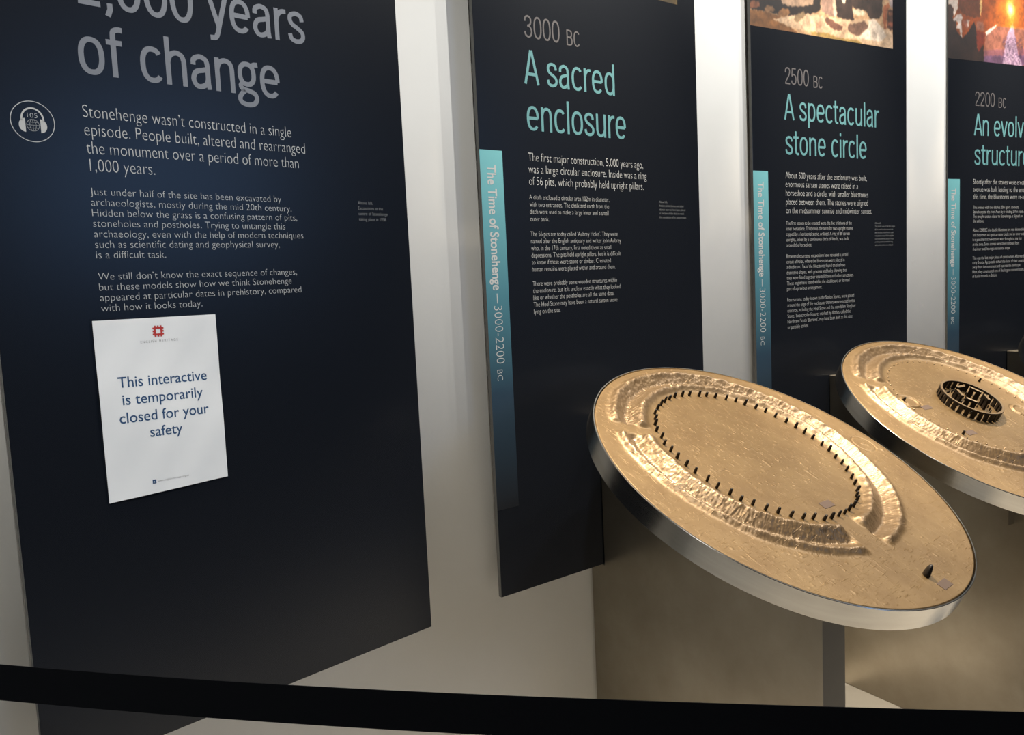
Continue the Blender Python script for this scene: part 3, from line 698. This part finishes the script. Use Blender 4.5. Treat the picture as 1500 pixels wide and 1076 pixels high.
def relief_mesh(kind, nr, na):
    r = np.linspace(0.006, R_DISC - 0.0058, nr); t = np.arange(na) * 2 * math.pi / na
    rr, tt = np.meshgrid(r, t, indexing='ij'); X = rr * np.cos(tt); Y = rr * np.sin(tt); Z, W = relief(X, Y, kind, True)
    co = np.stack([X, Y, Z], -1).reshape(-1, 3)
    skirt = co[-na:].copy(); skirt[:, 2] = -0.020
    co = np.vstack([co, skirt, [[0, 0, float(relief(np.array(0.0), np.array(0.0), kind))]]])
    I = np.arange(nr)[:, None] * na; J = np.arange(na)[None, :]; J2 = (J + 1) % na
    q = np.stack([I + J, I + na + J, I + na + J2, I + J2], -1).reshape(-1, 4)
    c = len(co) - 1; tri = [(c, k, (k + 1) % na) for k in range(na)]
    me = bpy.data.meshes.new('bronze_model')
    nq = len(q); nl = nq * 4 + len(tri) * 3
    me.vertices.add(len(co)); me.vertices.foreach_set('co', co.astype('f').ravel())
    me.loops.add(nl); me.loops.foreach_set('vertex_index', np.concatenate([q.ravel(), np.array(tri).ravel()]).astype('i'))
    me.polygons.add(nq + len(tri))
    me.polygons.foreach_set('loop_start', np.concatenate([np.arange(nq) * 4, nq * 4 + np.arange(len(tri)) * 3]).astype('i'))
    me.update(calc_edges=True)
    at = me.attributes.new('worn', 'FLOAT', 'POINT'); wv = np.zeros(len(co), 'f'); wv[:W.size] = W.ravel(); at.data.foreach_set('value', wv)
    me.validate()
    return me

def hgt(X, Y, kind):
    return float(relief(np.array([X]), np.array([Y]), kind)[0])

def post_bm(h, r0_, r1_, seg=10, lean=(0, 0)):
    bm = bmesh.new()
    add_lathe(bm, [(0, -0.003), (r0_, -0.003), (r0_ * 0.97, h * 0.4), (r1_, h * 0.86), (r1_ * 0.7, h * 0.97), (0, h)], seg)
    for v in bm.verts:
        v.co.x += lean[0] * v.co.z; v.co.y += lean[1] * v.co.z
    return bm

def stone_bm(wx, wy, h, seed, taper=0.86):
    """a dressed standing stone: rounded box, tapering, slightly uneven"""
    bm = bmesh.new(); r_ = random.Random(seed)
    add_box(bm, (-wx / 2, -wy / 2, -0.002), (wx / 2, wy / 2, h), min(wx, wy) * 0.22)
    for v in bm.verts:
        k = 1 - (1 - taper) * max(0, v.co.z) / h
        v.co.x = v.co.x * k + r_.uniform(-1, 1) * wx * 0.04; v.co.y = v.co.y * k + r_.uniform(-1, 1) * wy * 0.04
    return bm

def put(o, x, y, z, rz=0):
    o.location = (x, y, z); o.rotation_euler = (0, 0, rz)

def brighten_top(o):
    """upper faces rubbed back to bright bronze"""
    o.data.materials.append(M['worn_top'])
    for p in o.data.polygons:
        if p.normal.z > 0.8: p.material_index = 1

def copies(first, name, places):
    """first at places[0], copies of it (shared mesh) at the others"""
    for k, (x, y, z, rz) in enumerate(places):
        o = first
        if k:
            o = first.copy(); COL.objects.link(o); o.parent = first.parent
        put(o, x, y, z, rz)

def stand(i, label, du, out, h, tilt, daz, kind):
    x, y, a, w = PANELS[i]
    c = panel_point(i, 0.396, 0, 0)
    root = empty('display_stand', (c.x, c.y, 0), a, label, 'museum display stand', 'bronze models on steel pedestals')
    zc = FLOOR_DROP + h
    n = Vector((0, -1, 0)); t = Vector((1, 0, 0)); zz = Vector((0, 0, 1))
    hn = n * math.cos(daz) + t * math.sin(daz)
    N = hn * math.sin(tilt) + zz * math.cos(tilt); Xa = zz.cross(N).normalized(); Ya = N.cross(Xa)
    C = Vector((du, -out, zc))
    MX = Matrix(((Xa.x, Ya.x, N.x, C.x), (Xa.y, Ya.y, N.y, C.y), (Xa.z, Ya.z, N.z, C.z), (0, 0, 0, 1)))
    # pedestal: a deep upright slab standing out from the wall, its top cut to carry the disc
    slope = math.tan(tilt)
    under = lambda o: zc - (o - out) * slope - T_DISC / math.cos(tilt) - 0.001
    ptop = FLOOR_DROP + 0.412; ob = out + (zc - T_DISC / math.cos(tilt) - 0.001 - ptop) / slope
    prof = [(0.050, 0.003), (-0.661, 0.003), (-0.661, under(0.661)), (-ob, ptop), (-0.002, ptop), (-0.002, FLOOR_DROP - 0.003), (0.050, FLOOR_DROP - 0.003)]
    bm = bmesh.new(); add_prism(bm, prof, 0, -0.044, 0.044)
    bmesh.ops.bevel(bm, geom=[e for e in bm.edges if abs(e.verts[0].co.x - e.verts[1].co.x) < 1e-6], offset=0.0012, segments=1, affect='EDGES')
    pd = obj('pedestal', bm, [M['plate'], M['plate_end']], root)
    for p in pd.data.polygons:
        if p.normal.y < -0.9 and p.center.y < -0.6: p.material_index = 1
    if i == 3:      # sloping box bracket on the side of the pedestal, under the low half of the disc
        bm = bmesh.new()
        add_prism(bm, [(-0.470, under(0.470)), (-0.622, under(0.622)), (-0.622, FLOOR_DROP + 0.028), (-0.470, FLOOR_DROP + 0.128)], 0, -0.074, -0.0442)
        obj('bracket', bm, M['plate'], root)
    # steel rim with a lip around the cast surface, and a closing plate below
    bm = bmesh.new(); R = R_DISC
    add_lathe(bm, [(R - 0.0030, 0.0), (R - 0.0008, 0.0), (R, -0.0008), (R, -T_DISC + 0.0010), (R - 0.0010, -T_DISC), (R - 0.0030, -T_DISC), (R - 0.0030, -T_DISC)][:6], 256, closed=True)
    rim = obj('steel_rim', bm, M['steel'], root, True); rim.matrix_local = MX
    for e in rim.data.edges: pass
    rim.modifiers.new('edge', 'EDGE_SPLIT').split_angle = math.radians(35)
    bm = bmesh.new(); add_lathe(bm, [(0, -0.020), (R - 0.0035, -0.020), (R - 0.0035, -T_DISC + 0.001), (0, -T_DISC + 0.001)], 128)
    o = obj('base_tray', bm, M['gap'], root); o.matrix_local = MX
    if kind == 1: me = relief_mesh(1, 230, 1100)
    else: me = relief_mesh(2, 190, 900)
    bz = link('bronze_model', me, M['bronze'], root, True); bz.matrix_local = MX
    if kind == 1:
        first = obj('post', post_bm(0.0155, 0.0034, 0.0027, lean=(0.04, 0)), M['post'], bz, True)
        pl = []
        for k in range(56):
            t_ = 2 * math.pi * (k + 0.45) / 56 + random.uniform(-0.012, 0.012); rr = RING_R + random.uniform(-0.0025, 0.0025)
            px, py = RING_C[0] + rr * math.cos(t_), RING_C[1] + rr * math.sin(t_)
            pl.append((px, py, hgt(px, py, 1), random.uniform(0, 6)))
        copies(first, 'post', pl)
        for k, o in enumerate(o for o in bz.children if o.name.startswith('post')):
            o.scale = (random.uniform(0.88, 1.15), random.uniform(0.88, 1.15), random.uniform(0.82, 1.12))
        bm = bmesh.new()
        add_lathe(bm, [(0, -0.003), (0.0105, -0.003), (0.0100, 0.006), (0.0080, 0.015), (0.0052, 0.022), (0, 0.0255)], 14)
        for v in bm.verts:
            v.co.y *= 0.7; v.co.x += 0.10 * v.co.z; v.co.x += 0.0006 * math.sin(v.co.z * 700 + v.co.y * 900)
        hs = obj('standing_stone', bm, M['post'], bz, True); put(hs, -0.004, -0.361, hgt(-0.004, -0.361, 1), 0.5); hs['label'] = 'dark leaning stone standing alone outside the ring'
        plaques = [(0.011, -0.394, 0.02), (-0.008, -0.133, -0.03)]
    else:
        RC = (-0.009, 0.058); RO = 0.089
        up = obj('upright_stone', stone_bm(0.0064, 0.0130, 0.0235, 1), M['post'], bz)
        copies(up, 'upright_stone', [(RC[0] + RO * math.cos(2 * math.pi * (k + 0.5) / 30), RC[1] + RO * math.sin(2 * math.pi * (k + 0.5) / 30), hgt(RC[0], RC[1], 2), 2 * math.pi * (k + 0.5) / 30) for k in range(30)])
        bm = bmesh.new()
        add_lathe(bm, [(RO - 0.0030, 0), (RO + 0.0030, 0), (RO + 0.0038, 0.0008), (RO + 0.0038, 0.0052), (RO + 0.0032, 0.0060), (RO - 0.0032, 0.0060), (RO - 0.0038, 0.0052), (RO - 0.0038, 0.0008)], 120, closed=True)
        o = obj('lintel_ring', bm, M['post'], bz); put(o, RC[0], RC[1], hgt(RC[0], RC[1], 2) + 0.0226); brighten_top(o)
        # five tall trilithons in a horseshoe open towards the lower entrance
        hz = hgt(RC[0], RC[1], 2)
        bs = obj('bluestone', stone_bm(0.0035, 0.0045, 0.0095, 4, 0.75), M['post'], bz)
        bl = []
        for k in range(26):
            t_ = 2 * math.pi * k / 26; bl.append((RC[0] + 0.064 * math.cos(t_), RC[1] + 0.064 * math.sin(t_), hz, t_))
        for k in range(9):
            t_ = math.radians(-50 + 280 * k / 8); bl.append((RC[0] + 0.026 * math.cos(t_), RC[1] + 0.026 * math.sin(t_), hz, t_))
        copies(bs, 'bluestone', bl)
        tu = obj('trilithon_upright', stone_bm(0.0085, 0.0140, 0.0310, 9), M['post'], bz)
        pl = []; lt = []
        for t_d, hh in ((90, 1.0), (24, 0.93), (156, 0.93), (-30, 0.86), (210, 0.86)):
            t_ = math.radians(t_d); cx, cy = RC[0] + 0.044 * math.cos(t_), RC[1] + 0.044 * math.sin(t_)
            for sg in (-1, 1):
                pl.append((cx - sg * 0.0095 * math.sin(t_), cy + sg * 0.0095 * math.cos(t_), hz, t_))
            lt.append((cx, cy, hz + 0.0302, t_))
        copies(tu, 'trilithon_upright', pl)
        lb = obj('lintel', stone_bm(0.0100, 0.0350, 0.0068, 12, 0.94), M['post'], bz); brighten_top(lb); copies(lb, 'lintel', lt)
        ss = obj('standing_stone', stone_bm(0.0050, 0.0075, 0.0125, 15, 0.7), M['post'], bz)
        copies(ss, 'standing_stone', [(px, py, hgt(px, py, 2), 0.4) for px, py in ((-0.194, -0.056), (0.183, 0.150), (-0.232, 0.122), (0.172, -0.030))])
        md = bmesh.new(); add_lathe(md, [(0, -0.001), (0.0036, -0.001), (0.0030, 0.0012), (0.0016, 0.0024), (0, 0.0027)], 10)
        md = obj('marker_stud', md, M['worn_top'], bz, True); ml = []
        for k in range(56):
            t_ = 2 * math.pi * (k + 0.5) / 56; px, py = RING_C[0] + RING_R * math.cos(t_), RING_C[1] + RING_R * math.sin(t_); ml.append((px, py, hgt(px, py, 2), 0))
        copies(md, 'marker_stud', ml)
        plaques = [(-0.158, -0.057, 0.0), (-0.185, 0.076, 0.0), (0.02, -0.32, 0.0)]
    bm = bmesh.new(); add_box(bm, (-0.0195, -0.0095, -0.003), (0.0195, 0.0095, 0.0008), 0.0004)
    pq = obj('plaque', bm, M['plaque'], bz)
    copies(pq, 'plaque', [(px, py, hgt(px, py, kind), rz) for px, py, rz in plaques])
    return root

stand(2, 'nearest bronze model disc, ringed by small dark posts, on a steel pedestal', 0.3805 - 0.396, 0.5406, 0.3428, 0.4888, 0.0654, 1)
stand(3, 'bronze model disc with dark miniature stone circle, behind the nearest disc', 0.4084 - 0.396, 0.5088, 0.3228, 0.4943, -0.0244, 2)
stand(4, 'farthest bronze model, only a sliver of steel rim at the right edge', 0.396 - 0.396, 0.515, 0.325, 0.491, 0.0, 2)

# ------------------------------------------------------------------ belt barrier across the foreground
bx0, bx1 = -1.05, 1.25
line_y = lambda X: 1.0747 - 0.1856 * (X + 0.6984)
mid = Vector((0, line_y(0), 0)); yaw = math.atan(-0.1856)
bar = empty('belt_barrier', (mid.x, mid.y, 0), yaw, 'black retractable barrier belt stretched across the foreground at the bottom', 'barrier')
L0, L1 = bx0 / math.cos(yaw), bx1 / math.cos(yaw)
def belt_top(s):
    return EYE - 0.4815 + (0.013 * (s / 0.71) ** 2 if s < 0 else 0.0065 * (s / 0.53) ** 2 * 0.9)
bm = bmesh.new(); rows = []
n = 60
for k in range(n + 1):
    s = L0 + (L1 - L0) * k / n; zt = belt_top(s); yb = 0.0012 * math.sin(s * 5)
    rows.append([bm.verts.new(p) for p in ((s, yb - 0.0006, zt), (s, yb - 0.0006, zt - 0.050), (s, yb + 0.0006, zt - 0.050), (s, yb + 0.0006, zt))])
for A, B in zip(rows, rows[1:]):
    for k in range(4): bm.faces.new((A[k], A[(k + 1) % 4], B[(k + 1) % 4], B[k]))
bm.faces.new(rows[0]); bm.faces.new(rows[-1]); bmesh.ops.recalc_face_normals(bm, faces=bm.faces[:])
obj('belt', bm, M['belt'], bar)
for s in (L0, L1):
    bm = bmesh.new(); zt = belt_top(s)
    add_lathe(bm, [(0, 0.02), (0.030, 0.02), (0.030, zt + 0.02), (0.024, zt + 0.035), (0, zt + 0.038)], 32)
    o = obj('post', bm, M['post_black'], bar, False); o.location = (s, 0, 0)
    bm = bmesh.new(); add_lathe(bm, [(0, 0), (0.17, 0), (0.17, 0.008), (0.15, 0.018), (0.04, 0.03), (0, 0.03)], 48)
    f = obj('base', bm, M['post_black'], o); f.location = (0, 0, 0)
